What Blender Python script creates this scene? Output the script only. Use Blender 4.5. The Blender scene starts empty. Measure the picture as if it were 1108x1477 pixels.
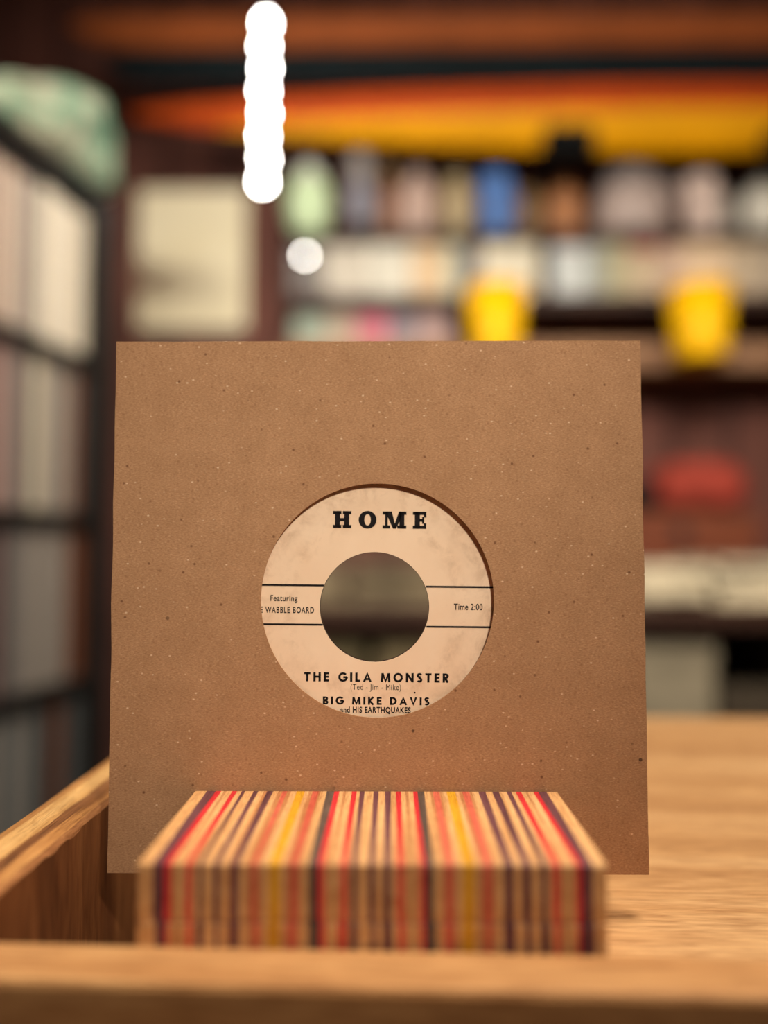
import bpy, bmesh, math, random
from mathutils import Vector, Matrix, noise

random.seed(11)
S = bpy.context.scene
COL = S.collection
PI = math.pi
R = math.radians

# ------------------------------------------------------------------ camera
F = 1109.0                      # focal length in pixels of the 1108 x 1477 frame
ZC = 1.05                       # lens height above the shop floor
PITCH = math.atan(51.0 / F)
YAW = math.atan(9.0 / F)
FOCUS = 0.2645
cam_d = bpy.data.cameras.new('camera')
cam = bpy.data.objects.new('camera', cam_d)
COL.objects.link(cam)
cam.location = (0, 0, ZC)
cam.rotation_euler = (PI / 2 + PITCH, 0, YAW)
cam_d.sensor_fit = 'HORIZONTAL'
cam_d.sensor_width = 36.0
cam_d.lens = 36.0 * F / 1108.0
cam_d.clip_start = 0.01
cam_d.dof.use_dof = True
cam_d.dof.focus_distance = FOCUS
cam_d.dof.aperture_fstop = cam_d.lens / 14.0
S.camera = cam
CM = Matrix.Translation(Vector((0, 0, ZC))) @ cam.rotation_euler.to_matrix().to_4x4()
C0 = Vector((0, 0, ZC))


def ray(u, v):
    d = Vector(((u - 554.0) / F, (738.5 - v) / F, -1.0))
    return (CM.to_3x3() @ d).normalized()


def P(u, v, Y):
    """point of the shop seen at (u, v) that lies at distance Y along the room"""
    d = ray(u, v)
    return C0 + d * (Y / d.y)


# ------------------------------------------------------------------ light
S.view_settings.view_transform = 'Standard'
S.view_settings.look = 'None'
S.view_settings.gamma = 1.0
S.view_settings.use_curve_mapping = False
S.view_settings.exposure = 0.0
w = bpy.data.worlds.new('world')
S.world = w
w.use_nodes = True
w.node_tree.nodes['Background'].inputs[0].default_value = (1.0, 0.85, 0.7, 1)
w.node_tree.nodes['Background'].inputs[1].default_value = 0.05


def area(name, loc, target, sx, sy, power, col):
    d = bpy.data.lights.new(name, 'AREA')
    d.shape = 'RECTANGLE'
    d.size, d.size_y = sx, sy
    d.energy = power
    d.color = col
    o = bpy.data.objects.new(name, d)
    COL.objects.link(o)
    o.location = loc
    o.rotation_euler = (Vector(target) - Vector(loc)).to_track_quat('-Z', 'Y').to_euler()
    return o


WARM = (1.0, 0.92, 0.79)
area('ceiling_light_over_bin', (0.5, 0.2, 2.7), (0.0, 0.26, 1.0), 0.6, 0.6, 43, WARM)
area('ceiling_light_behind_photographer', (0.5, -0.9, 2.9), (0.0, 0.4, 1.1), 0.8, 0.5, 3.5, WARM)
area('shop_fill_light', (0.1, 0.2, 2.3), (0.3, 2.6, 1.3), 1.2, 0.25, 20, (1.0, 0.93, 0.82)).data.spread = R(100)  # unseen fill, set low to brighten the wall under the shelves
area('right_wall_fill', (1.5, 0.9, 2.1), (0.9, 2.6, 1.35), 0.4, 0.4, 6, (1.0, 0.9, 0.76))  # unseen fill added for the right part of the back wall
sd = bpy.data.lights.new('sleeve_helper_spot', 'SPOT')  # added unseen spot; narrow cone lights the sleeve, spares block and bin fronts
sd.energy = 166
sd.color = WARM
sd.spot_size = R(10.6)
sd.spot_blend = 0.5
sd.shadow_soft_size = 0.1
so = bpy.data.objects.new('sleeve_helper_spot', sd)
COL.objects.link(so)
so.location = (0.7, -1.05, 2.3)
so.rotation_euler = (Vector((0.0, 0.267, 1.135)) - so.location).to_track_quat('-Z', 'Y').to_euler()


# ------------------------------------------------------------------ materials
def lin(c):
    return tuple(((x / 255) / 12.92 if x / 255 <= 0.04045 else ((x / 255 + 0.055) / 1.055) ** 2.4) for x in c) + (1.0,)


class NT:
    def __init__(self, name, rough=0.6, spec=0.3):
        self.m = bpy.data.materials.new(name)
        self.m.use_nodes = True
        self.t = self.m.node_tree
        self.n = self.t.nodes
        self.b = self.n['Principled BSDF']
        self.b.inputs['Roughness'].default_value = rough
        self.b.inputs['Specular IOR Level'].default_value = spec
        self.tc = self.n.new('ShaderNodeTexCoord')

    def link(self, a, b):
        self.t.links.new(a, b)

    def mapping(self, scale=(1, 1, 1), rot=(0, 0, 0), loc=(0, 0, 0)):
        mp = self.n.new('ShaderNodeMapping')
        mp.inputs['Scale'].default_value = scale
        mp.inputs['Rotation'].default_value = rot
        mp.inputs['Location'].default_value = loc
        self.link(self.tc.outputs['Object'], mp.inputs['Vector'])
        return mp.outputs['Vector']

    def noise(self, vec, scale, detail=4, rough=0.55, dist=0.0):
        x = self.n.new('ShaderNodeTexNoise')
        x.inputs['Scale'].default_value = scale
        x.inputs['Detail'].default_value = detail
        x.inputs['Roughness'].default_value = rough
        x.inputs['Distortion'].default_value = dist
        self.link(vec, x.inputs['Vector'])
        return x.outputs['Fac']

    def voronoi(self, vec, scale):
        x = self.n.new('ShaderNodeTexVoronoi')
        x.inputs['Scale'].default_value = scale
        self.link(vec, x.inputs['Vector'])
        return x.outputs['Distance'], x.outputs['Color']

    def ramp(self, fac, stops, interp='LINEAR'):
        r = self.n.new('ShaderNodeValToRGB')
        r.color_ramp.interpolation = interp
        e = r.color_ramp.elements
        while len(e) < len(stops):
            e.new(0.5)
        for k, (p, c) in enumerate(stops):
            e[k].position = p
            e[k].color = c if len(c) == 4 else lin(c)
        self.link(fac, r.inputs['Fac'])
        return r.outputs['Color']

    def mix(self, fac, a, b, mode='MIX'):
        x = self.n.new('ShaderNodeMix')
        x.data_type = 'RGBA'
        x.blend_type = mode
        for s, v in ((x.inputs[0], fac), (x.inputs[6], a), (x.inputs[7], b)):
            if isinstance(v, (int, float)):
                s.default_value = v
            elif isinstance(v, tuple):
                s.default_value = v if len(v) == 4 else lin(v)
            else:
                self.link(v, s)
        return x.outputs[2]

    def math(self, op, a, b=0.0):
        x = self.n.new('ShaderNodeMath')
        x.operation = op
        for s, v in ((x.inputs[0], a), (x.inputs[1], b)):
            if isinstance(v, (int, float)):
                s.default_value = v
            else:
                self.link(v, s)
        return x.outputs[0]

    def color(self, c):
        if isinstance(c, tuple):
            self.b.inputs['Base Color'].default_value = c if len(c) == 4 else lin(c)
        else:
            self.link(c, self.b.inputs['Base Color'])

    def bump(self, h, strength=0.2, dist=0.001):
        x = self.n.new('ShaderNodeBump')
        x.inputs['Strength'].default_value = strength
        x.inputs['Distance'].default_value = dist
        self.link(h, x.inputs['Height'])
        self.link(x.outputs['Normal'], self.b.inputs['Normal'])


def plain(name, rgb, rough=0.6, spec=0.3, var=0.12, scale=25):
    """painted or printed surface with a little cloudy variation"""
    t = NT(name, rough, spec)
    n = t.noise(t.mapping(), scale, 3)
    lo = tuple(max(0, c * (1 - var)) for c in rgb)
    hi = tuple(min(255, c * (1 + var)) for c in rgb)
    t.color(t.ramp(n, [(0.3, lo), (0.7, hi)]))
    return t.m


def wood(name, dark, mid, light, axis='X', fine=60, stretch=14, rough=0.6, bump=0.25, knots=True):
    t = NT(name, rough, 0.25)
    sc = {'X': (1, stretch, stretch), 'Y': (stretch, 1, stretch), 'Z': (stretch, stretch, 1)}[axis]
    v = t.mapping(sc)
    g1 = t.noise(v, fine / 16, 5, 0.6, 0.9)
    g2 = t.noise(v, fine, 3, 0.6, 0.2)
    base = t.ramp(g1, [(0.28, dark), (0.48, mid), (0.7, light)])
    streak = t.ramp(g2, [(0.3, (160, 130, 105)), (0.6, (255, 255, 255))])
    c = t.mix(0.55, base, streak, 'MULTIPLY')
    if knots:
        v2 = t.mapping({'X': (1, 2.2, 2.2), 'Y': (2.2, 1, 2.2), 'Z': (2.2, 2.2, 1)}[axis], loc=(0.3, 0.1, 0.2))
        k = t.noise(v2, 9, 2, 0.5)
        c = t.mix(t.ramp(k, [(0.58, (0, 0, 0)), (0.72, (150, 150, 150))]), c, dark)
    t.color(c)
    t.bump(g2, bump, 0.0006)
    return t.m


def kraft(name):
    t = NT(name, 0.82, 0.15)
    v = t.mapping()
    cloud = t.noise(v, 70, 5, 0.65)
    base = t.ramp(cloud, [(0.25, (178, 134, 97)), (0.75, (196, 150, 111))])
    fib = t.noise(t.mapping((1, 1, 2.2), (0, 0.6, 0)), 1100, 3, 0.7)
    base = t.mix(0.75, base, t.ramp(fib, [(0.3, (188, 178, 168)), (0.68, (255, 255, 255))]), 'MULTIPLY')

    def flecks(base, scale, off, share, r0, r1, rgb, amount, stretch=1.0, turn=0.0):
        d, c = t.voronoi(t.mapping((1, 1, stretch), (0, turn, 0), off), scale)
        pick = t.ramp(c, [(share, (0, 0, 0)), (share + 0.03, (255, 255, 255))])
        near = t.ramp(d, [(r0, (255, 255, 255)), (r1, (0, 0, 0))])
        return t.mix(t.math('MULTIPLY', t.math('MULTIPLY', pick, near), amount), base, rgb)
    base = flecks(base, 620, (0, 0, 0), 0.62, 0.12, 0.34, (222, 180, 140), 0.22, 1.7, 0.7)
    base = flecks(base, 520, (0.31, 0.2, 0.77), 0.6, 0.12, 0.32, (128, 84, 56), 0.32, 1.0, 0.4)
    base = flecks(base, 330, (0.5, 0.9, 0.1), 0.8, 0.08, 0.17, (240, 206, 170), 0.6, 1.5, -0.5)
    base = flecks(base, 210, (0.71, 0.3, 0.4), 0.78, 0.06, 0.13, (96, 56, 36), 0.7)
    base = flecks(base, 105, (0.11, 0.5, 0.37), 0.6, 0.05, 0.078, (48, 28, 20), 0.9)
    t.color(base)
    t.bump(fib, 0.12, 0.0003)
    return t.m


def emit(name, rgb, strength):
    m = bpy.data.materials.new(name)
    m.use_nodes = True
    b = m.node_tree.nodes['Principled BSDF']
    b.inputs['Base Color'].default_value = lin(rgb)
    b.inputs['Emission Color'].default_value = lin(rgb)
    b.inputs['Emission Strength'].default_value = strength
    return m


def label_paper(name, radius):
    """cream record label paper with ring wear and grime"""
    t = NT(name, 0.7, 0.2)
    v = t.mapping()
    sep = t.n.new('ShaderNodeVectorMath')
    sep.operation = 'LENGTH'
    fl = t.mapping((1, 0, 1))
    t.link(fl, sep.inputs[0])
    rr = sep.outputs['Value']
    g = t.noise(v, 130, 6, 0.68, 0.3)
    base = t.ramp(t.noise(v, 45, 4), [(0.3, (238, 204, 170)), (0.7, (246, 216, 184))])
    grime = t.ramp(g, [(0.46, (0, 0, 0)), (0.68, (255, 255, 255))])
    ring = t.ramp(t.math('DIVIDE', rr, radius),
                  [(0.0, (20, 20, 20)), (0.5, (20, 20, 20)), (0.58, (70, 70, 70)), (0.68, (190, 190, 190)), (0.76, (95, 95, 95)), (0.92, (240, 240, 240))])
    c = t.mix(t.math('MULTIPLY', t.math('MULTIPLY', grime, ring), 0.7), base, (166, 122, 86))
    sp = t.noise(v, 900, 2, 0.7)
    c = t.mix(t.ramp(sp, [(0.68, (0, 0, 0)), (0.78, (110, 110, 110))]), c, (120, 90, 62))
    t.color(c)
    return t.m


M = {
    'kraft': kraft('kraft_card'),
    'pine_x': wood('pine_board', (150, 98, 56), (186, 130, 78), (204, 152, 98), 'X', 70, 12),
    'pine_floor': wood('pine_floor_board', (162, 112, 68), (198, 148, 96), (216, 170, 118), 'X', 50, 10),
    'ply_face': wood('plywood_face', (84, 46, 22), (128, 76, 40), (150, 96, 54), 'Z', 60, 9),
    'ply_light': wood('plywood_light_layer', (176, 120, 66), (222, 168, 102), (238, 190, 124), 'Y', 160, 20, bump=0.7),
    'ply_mid': wood('plywood_middle_layer', (140, 88, 46), (192, 132, 74), (208, 150, 88), 'Y', 160, 18, bump=0.7),
    'ply_dark': wood('plywood_cracked_layer', (50, 26, 16), (140, 88, 50), (180, 122, 74), 'Y', 130, 14, bump=1.0),
    'black_wood': plain('black_painted_wood', (30, 27, 25), 0.55, 0.3, 0.15, 12),
    'dark_wood': wood('dark_stained_wood', (42, 25, 18), (60, 37, 27), (74, 46, 33), 'X', 40, 10),
    'tan_wood': wood('tan_shelf_wood', (128, 92, 66), (150, 112, 82), (166, 126, 92), 'X', 40, 10),
    'brown_wood': wood('red_brown_wood', (84, 42, 24), (118, 60, 36), (132, 72, 44), 'X', 40, 8),
    'ink': plain('black_printing_ink', (22, 16, 16), 0.65, 0.2, 0.1, 200),
    'vinyl': plain('black_vinyl', (14, 13, 13), 0.25, 0.5, 0.1, 60),
    'steel': plain('brushed_steel', (150, 148, 145), 0.4, 0.5, 0.05),
    'black_metal': plain('black_metal', (20, 20, 20), 0.5, 0.4, 0.1),
}


# ------------------------------------------------------------------ mesh helpers
def bx(bm, lo, hi, mat=0, bev=0.0):
    a, b = Vector(lo), Vector(hi)
    vs = [bm.verts.new((x, y, z)) for x in (a.x, b.x) for y in (a.y, b.y) for z in (a.z, b.z)]
    fs = [bm.faces.new([vs[i] for i in q]) for q in ((0, 1, 3, 2), (4, 6, 7, 5), (0, 4, 5, 1), (2, 3, 7, 6), (0, 2, 6, 4), (1, 5, 7, 3))]
    for f in fs:
        f.material_index = mat
    if bev > 0:
        es = list({e for f in fs for e in f.edges})
        r = bmesh.ops.bevel(bm, geom=es, offset=bev, segments=2, affect='EDGES', profile=0.5)
        for f in r['faces']:
            f.material_index = mat
    return vs


def lathe(bm, prof, seg=32, mat=0, mats=None, cx=0, cy=0):
    rings = []
    for (r, z) in prof:
        if r < 1e-6:
            rings.append([bm.verts.new((cx, cy, z))])
        else:
            rings.append([bm.verts.new((cx + r * math.cos(2 * PI * k / seg), cy + r * math.sin(2 * PI * k / seg), z)) for k in range(seg)])
    for i in range(len(rings) - 1):
        a, b = rings[i], rings[i + 1]
        for k in range(seg):
            k2 = (k + 1) % seg
            if len(a) == 1 and len(b) == 1:
                continue
            if len(a) == 1:
                f = bm.faces.new((a[0], b[k2], b[k]))
            elif len(b) == 1:
                f = bm.faces.new((a[k], a[k2], b[0]))
            else:
                f = bm.faces.new((a[k], a[k2], b[k2], b[k]))
            f.material_index = mats[i] if mats else mat
            f.smooth = True


def tube(bm, pts, r, seg=10, mat=0):
    pts = [Vector(p) for p in pts]
    rings = []
    for i, p in enumerate(pts):
        t = (pts[min(i + 1, len(pts) - 1)] - pts[max(i - 1, 0)]).normalized()
        a = t.cross(Vector((0, 0, 1)) if abs(t.z) < 0.95 else Vector((1, 0, 0))).normalized()
        b = t.cross(a)
        rings.append([bm.verts.new(p + a * r * math.cos(2 * PI * k / seg) + b * r * math.sin(2 * PI * k / seg)) for k in range(seg)])
    for i in range(len(rings) - 1):
        for k in range(seg):
            f = bm.faces.new((rings[i][k], rings[i][(k + 1) % seg], rings[i + 1][(k + 1) % seg], rings[i + 1][k]))
            f.smooth = True
            f.material_index = mat
    for rr in (rings[0][::-1], rings[-1]):
        bm.faces.new(rr).material_index = mat


def obj(name, bm, mats, parent=None, loc=None, rotz=None):
    bmesh.ops.recalc_face_normals(bm, faces=bm.faces)
    me = bpy.data.meshes.new(name)
    bm.to_mesh(me)
    bm.free()
    for m in (mats if isinstance(mats, (list, tuple)) else [mats]):
        me.materials.append(m)
    o = bpy.data.objects.new(name, me)
    COL.objects.link(o)
    if parent:
        o.parent = parent
    if loc is not None:
        o.location = loc
    if rotz is not None:
        o.rotation_euler = (0, 0, rotz)
    return o


def tag(o, label, cat, group=None, kind=None):
    o['label'] = label
    o['category'] = cat
    if group:
        o['group'] = group
    if kind:
        o['kind'] = kind
    return o


def thing(name, label, cat, loc=(0, 0, 0), rotz=0.0, group=None):
    o = bpy.data.objects.new(name, None)
    o.empty_display_size = 0.02
    COL.objects.link(o)
    o.location = loc
    o.rotation_euler = (0, 0, rotz)
    return tag(o, label, cat, group)


def NB():
    return bmesh.new()


def struct(name, lo, hi, m):
    bm = NB()
    bx(bm, lo, hi)
    o = obj(name, bm, m)
    o['kind'] = 'structure'
    return o


# ------------------------------------------------------------------ the shop room
BACK = 2.65
XL, XR, YF, ZT = -1.75, 2.2, -1.4, 3.25


def wall_mat():
    t = NT('dark_red_brown_panelling', 0.7, 0.2)
    v = t.mapping((1, 1, 0.25))
    n = t.noise(v, 6, 4)
    base = t.ramp(n, [(0.3, (84, 52, 44)), (0.7, (112, 68, 56))])
    wv = t.n.new('ShaderNodeTexWave')
    wv.bands_direction = 'X'
    wv.inputs['Scale'].default_value = 1.6
    t.link(t.mapping(), wv.inputs['Vector'])
    c = t.mix(t.ramp(wv.outputs['Fac'], [(0.0, (255, 255, 255)), (0.04, (0, 0, 0))]), base, (34, 19, 16))
    t.color(c)
    return t.m


WALL = wall_mat()
struct('floor', (XL, YF, -0.05), (XR, BACK, 0.0), M['dark_wood'])
struct('ceiling', (XL, YF, ZT), (XR, BACK, ZT + 0.05), plain('dark_ceiling_paint', (70, 62, 56)))
struct('wall_back', (XL, BACK, 0), (XR, BACK + 0.05, ZT), WALL)
struct('wall_left', (XL - 0.05, YF, 0), (XL, BACK, ZT), WALL)
struct('wall_right', (XR, YF, 0), (XR + 0.05, BACK, ZT), WALL)
struct('wall_front', (XL, YF - 0.05, 0), (XR, YF, ZT), WALL)
bm = NB()
bx(bm, (XL, BACK - 0.015, 0), (XR, BACK, 0.12), 0, 0.004)
obj('baseboard_back', bm, M['dark_wood'])['kind'] = 'structure'

# ------------------------------------------------------------------ wooden display bin
YB = R(1.9)


def B(x, y, z):                 # bin coordinates (turned a little against the room) to the room
    return Vector((x * math.cos(YB) + y * math.sin(YB), -x * math.sin(YB) + y * math.cos(YB), z))


HF = ZC - 0.126                 # top of the bin floor
HW = ZC - 0.093                 # top of its boards
bin_ = thing('display_bin', 'open pine display bin with raised edges and a front lip', 'display bin', (0, 0, 0), -YB)
XI, XO = -0.1137, -0.1362
HFR = ZC - 0.104                # top of the front board
Y0B = 0.2045                    # inner face of the front board
ZB = ZC - 0.42                  # deep bottom of the bin
bm = NB()
bx(bm, (XI, Y0B, ZB - 0.016), (0.34, 0.575, ZB), 0, 0.001)
obj('floor_board', bm, M['pine_floor'], bin_)
bm = NB()
bx(bm, (XO, 0.1865, ZB - 0.016), (0.362, Y0B, HFR), 0, 0.0018)
obj('front_board', bm, M['pine_x'], bin_)
bm = NB()
bx(bm, (XI, 0.575, ZB - 0.016), (0.34, 0.593, HF - 0.019), 0, 0.0018)
obj('back_board', bm, M['pine_x'], bin_)
bm = NB()
bx(bm, (XI, Y0B, HF - 0.04), (0.34, Y0B + 0.014, HF - 0.019), 0, 0.001)
obj('cleat', bm, M['pine_x'], bin_)
bm = NB()
bx(bm, (-0.0700, Y0B + 0.0005, HF - 0.018), (0.339, 0.586, HF), 0, 0.0012)
plank = obj('pine_board', bm, M['pine_floor'], None, (0, 0, 0), -YB)
tag(plank, 'pale pine board lying across the bin under the striped block', 'board')


def ply_board(name, xo, xi):
    """plywood board standing on edge; its layers show along the top"""
    bm = NB()
    y0, y1, z0, z1 = 0.1865, 0.593, ZB - 0.016, HW
    cuts = [0, 0.17, 0.52, 0.74, 0.93, 1.0]
    top_m = [1, 2, 3, 1, 3]
    ny = 90
    rnd = random.Random(5)
    cols = []
    for j in range(ny + 1):
        y = y0 + (y1 - y0) * j / ny
        row = []
        for i, c in enumerate(cuts):
            x = xo + (xi - xo) * c
            dz = 0.0
            if 0 < i < 5:
                dz = 0.0007 * noise.noise(Vector((x * 400, y * 60, 3.1))) - (0.0006 if i in (2, 4) else 0)
            if i == 5:
                dz = -0.002 - 0.002 * max(0, noise.noise(Vector((1.7, y * 130, 0.2))))
            if i == 0:
                dz = -0.0008
            row.append(bm.verts.new((x, y, z1 + dz)))
        cols.append(row)
    for j in range(ny):
        for i in range(5):
            f = bm.faces.new((cols[j][i], cols[j][i + 1], cols[j + 1][i + 1], cols[j + 1][i]))
            f.material_index = top_m[i]
    lows = [(bm.verts.new((xo, y0 + (y1 - y0) * j / ny, z0)), bm.verts.new((xi, y0 + (y1 - y0) * j / ny, z0))) for j in range(ny + 1)]
    for j in range(ny):
        bm.faces.new((cols[j][5], lows[j][1], lows[j + 1][1], cols[j + 1][5]))
        bm.faces.new((cols[j][0], cols[j + 1][0], lows[j + 1][0], lows[j][0]))
        bm.faces.new((lows[j][0], lows[j + 1][0], lows[j + 1][1], lows[j][1]))
    bm.faces.new(cols[0] + [lows[0][1], lows[0][0]])
    bm.faces.new(cols[-1][::-1] + [lows[-1][0], lows[-1][1]])
    o = obj(name, bm, [M['ply_face'], M['ply_mid'], M['ply_light'], M['ply_dark']], bin_)
    return o


ply_board('side_board', XO, XI)
ply_board('side_board', 0.362, 0.34)
for lx in (XO + 0.02, 0.32):
    for ly in (0.19, 0.54):
        bm = NB()
        bx(bm, (lx, ly, 0.0), (lx + 0.04, ly + 0.04, ZB - 0.016), 0, 0.002)
        obj('leg', bm, M['pine_x'], bin_)

# ------------------------------------------------------------------ striped block
YB1, YS = 0.206, 0.267          # front of the block, front of the sleeve
BXC = -0.0049
TOPB = ZC - 0.083
cols = {
    't': wood('tan_veneer', (196, 138, 84), (222, 166, 108), (236, 184, 126), 'Y', 220, 14, 0.55, 0.15, False),
    'b': wood('brown_veneer', (176, 112, 64), (196, 132, 82), (208, 148, 96), 'Y', 220, 14, 0.55, 0.15, False),
    'p': wood('plum_veneer', (84, 48, 52), (110, 66, 70), (126, 78, 80), 'Y', 220, 14, 0.55, 0.15, False),
    'g': wood('grey_brown_veneer', (78, 62, 54), (96, 78, 68), (116, 94, 80), 'Y', 220, 14, 0.55, 0.15, False),
    'r': wood('red_veneer', (192, 36, 44), (214, 46, 52), (228, 62, 62), 'Y', 220, 14, 0.55, 0.15, False),
    's': wood('salmon_veneer', (194, 84, 62), (212, 100, 76), (226, 116, 90), 'Y', 220, 14, 0.55, 0.15, False),
    'y': wood('yellow_veneer', (196, 134, 26), (222, 158, 34), (234, 172, 44), 'Y', 220, 14, 0.55, 0.15, False),
}
ckeys = list(cols)
# stripes read along the front edge (start position, colour), in photo pixels times 3.078
seq = [(80, 't'), (148, 'p'), (192, 'r'), (224, 't'), (244, 'b'), (256, 't'), (288, 'r'), (314, 't'), (340, 'p'), (364, 't'), (412, 'p'), (432, 't'), (468, 'b'),
       (482, 'p'), (522, 't'), (548, 'b'), (570, 's'), (600, 'b'), (616, 't'), (648, 'y'), (700, 't'), (722, 'b'), (740, 's'), (772, 'b'), (786, 't'), (822, 'g'), (862, 'r'), (894, 't'),
       (916, 'b'), (928, 't'), (960, 'r'), (990, 't'), (1008, 'p'), (1034, 't'), (1082, 'p'), (1112, 't'), (1150, 'p'), (1176, 't'), (1206, 'r'), (1234, 't'),
       (1262, 'b'), (1274, 't'), (1300, 'r'), (1330, 'g'), (1366, 't'), (1396, 'b'), (1412, 's'), (1446, 'b'), (1462, 't'), (1488, 'y'), (1538, 't'), (1562, 'b'), (1578, 's'),
       (1614, 'b'), (1630, 't'), (1668, 'p'), (1708, 't'), (1750, 'p'), (1786, 't'), (1824, 'p'), (1854, 't'), (1880, 'r'), (1908, 't'), (1932, 'b'), (1944, 't'), (1978, 'r'), (2004, 'p'),
       (2050, 't'), (2110, None)]
BW = 0.1231
x0s, x1s = seq[0][0], seq[-1][0]


def stripes(jit, seed):
    rnd = random.Random(seed)
    out = []
    for k, (p, c) in enumerate(seq):
        q = p + (rnd.uniform(-jit, jit) if 0 < k < len(seq) - 1 else 0)
        out.append((BXC - BW / 2 + BW * (q - x0s) / (x1s - x0s), c))
    return out


def striped(name, prof, jit, seed, parent):
    """prof: closed outline in (y, z), run through the stripes along x"""
    st = stripes(jit, seed)
    bm = NB()
    prev = None
    for k, (x, c) in enumerate(st):
        ins = 0.0
        ring = [bm.verts.new((x, y, z)) for (y, z) in prof]
        if prev is None:
            f = bm.faces.new(ring)
            f.material_index = ckeys.index(st[0][1])
        else:
            for i in range(len(ring)):
                j = (i + 1) % len(ring)
                f = bm.faces.new((prev[i], prev[j], ring[j], ring[i]))
                f.material_index = ckeys.index(st[k - 1][1])
        prev = ring
    f = bm.faces.new(prev[::-1])
    f.material_index = ckeys.index(st[-2][1])
    return obj(name, bm, [cols[k] for k in ckeys], parent)


def chamf(y0, y1, z0, z1, c=0.0008):
    return [(y0 + c, z0), (y1 - c, z0), (y1, z0 + c), (y1, z1 - c), (y1 - c, z1), (y0 + c, z1), (y0, z1 - c), (y0, z0 + c)]


blk = thing('striped_block', 'block of striped laminated wood in red, yellow, plum and tan, in front of the sleeve', 'wood block')
UP = 0.0152
c = 0.0007
SL0, SL1 = YS - 0.0006, YS + 0.0048     # slot the sleeve stands in
YB2 = YS + 0.032
ZSL = ZC - 0.1112                       # bottom of the slot
striped('upper_slab', chamf(YB1, SL0, TOPB - UP, TOPB, 0.0006), 4, 1, blk)
striped('upper_slab', chamf(SL1, YB2, TOPB - UP, TOPB, 0.0006), 4, 1, blk)
striped('lower_slab', [(YB1 + c, HF), (YB2 - c, HF), (YB2, HF + c), (YB2, TOPB - UP - c), (YB2 - c, TOPB - UP), (SL1, TOPB - UP), (SL1, ZSL), (SL0, ZSL),
                       (SL0, TOPB - UP), (YB1 + c, TOPB - UP), (YB1, TOPB - UP - c), (YB1, HF + c)], 10, 2, blk)

# ------------------------------------------------------------------ record sleeve
LEAN = R(0.15)
SO = P(544.5, 1250, YS)                 # middle of the sleeve's lower edge, front
SO.z = ZSL + 0.0002
SX = Vector((1, 0, 0))
SZ = Vector((0, math.sin(LEAN), math.cos(LEAN)))
SN = SZ.cross(SX)                       # +y, away from the lens


def on_plane(u, v, back):
    d = ray(u, v)
    o = SO + SN * back
    t = (o - C0).dot(SN) / d.dot(SN)
    q = C0 + d * t - SO
    return q.dot(SX), q.dot(SZ)


SWD, SHT = 0.1845, 0.1835
hx, hz = on_plane(544.3, 865.2, 0)
HR = abs(on_plane(712.5, 865, 0)[0] - on_plane(376, 865, 0)[0]) / 2
RECY = 0.0016                           # face of the record behind the sleeve's face
lx, lz = on_plane(540.2, 875.2, RECY)
sleeve = thing('record_sleeve', 'plain brown kraft card record sleeve with a round centre hole, standing in the striped block', 'record sleeve', SO)
sleeve.rotation_euler = (-LEAN, 0, 0)


def holed_panel(bm, y0, y1, wob=0.0):
    n = 128
    outer_a, inner_a = [], []
    hw = SWD / 2
    for k in range(n):
        a = 2 * PI * (k + 0.5) / n
        ca, sa = math.cos(a), math.sin(a)
        inner_a.append((hx + HR * ca, hz + HR * sa))
        # where the ray from the hole leaves the square
        ts = []
        if ca > 1e-9: ts.append((hw - hx) / ca)
        if ca < -1e-9: ts.append((-hw - hx) / ca)
        if sa > 1e-9: ts.append((SHT - hz) / sa)
        if sa < -1e-9: ts.append((0 - hz) / sa)
        t = min(ts)
        outer_a.append([hx + t * ca, hz + t * sa])
    for (cx_, cz_) in ((hw, SHT), (-hw, SHT), (-hw, 0), (hw, 0)):
        k = min(range(n), key=lambda q: (outer_a[q][0] - cx_) ** 2 + (outer_a[q][1] - cz_) ** 2)
        outer_a[k] = [cx_, cz_]
    for p in outer_a:                   # barely worn, slightly bowed edges
        if abs(p[0]) > hw - 1e-6 and 0.001 < p[1] < SHT - 0.001:
            p[0] += (0.0003 * noise.noise(Vector((p[1] * 60, 7, p[0] * 3)))) * wob
        elif p[1] > SHT - 1e-6 and abs(p[0]) < hw - 1e-6:
            p[1] += 0.00025 * noise.noise(Vector((p[0] * 50, 2, 1))) * wob
    loops = []
    mids = 5
    for y in (y0, y1):
        rows = []
        for m in range(mids + 1):
            q = m / mids
            rows.append([bm.verts.new((i[0] + (o[0] - i[0]) * q, y, i[1] + (o[1] - i[1]) * q)) for i, o in zip(inner_a, outer_a)])
        loops.append(rows)
    for k in range(n):
        k2 = (k + 1) % n
        for rows in loops:
            for m in range(mids):
                bm.faces.new((rows[m][k], rows[m][k2], rows[m + 1][k2], rows[m + 1][k]))
        for m in (0, mids):
            bm.faces.new((loops[0][m][k], loops[0][m][k2], loops[1][m][k2], loops[1][m][k]))


bm = NB()
holed_panel(bm, 0.0, 0.0006, 1.0)
obj('front_panel', bm, M['kraft'], sleeve)
bm = NB()
holed_panel(bm, 0.0036, 0.0042, 1.0)
hw = SWD / 2
bx(bm, (-hw, 0.0006, 0.0), (-hw + 0.0006, 0.0036, SHT))       # the folded and glued sides
bx(bm, (hw - 0.0006, 0.0006, 0.0), (hw, 0.0036, SHT))
bx(bm, (-hw + 0.0006, 0.0006, 0.0), (hw - 0.0006, 0.0036, 0.0006))
obj('back_panel', bm, M['kraft'], sleeve)

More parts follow.
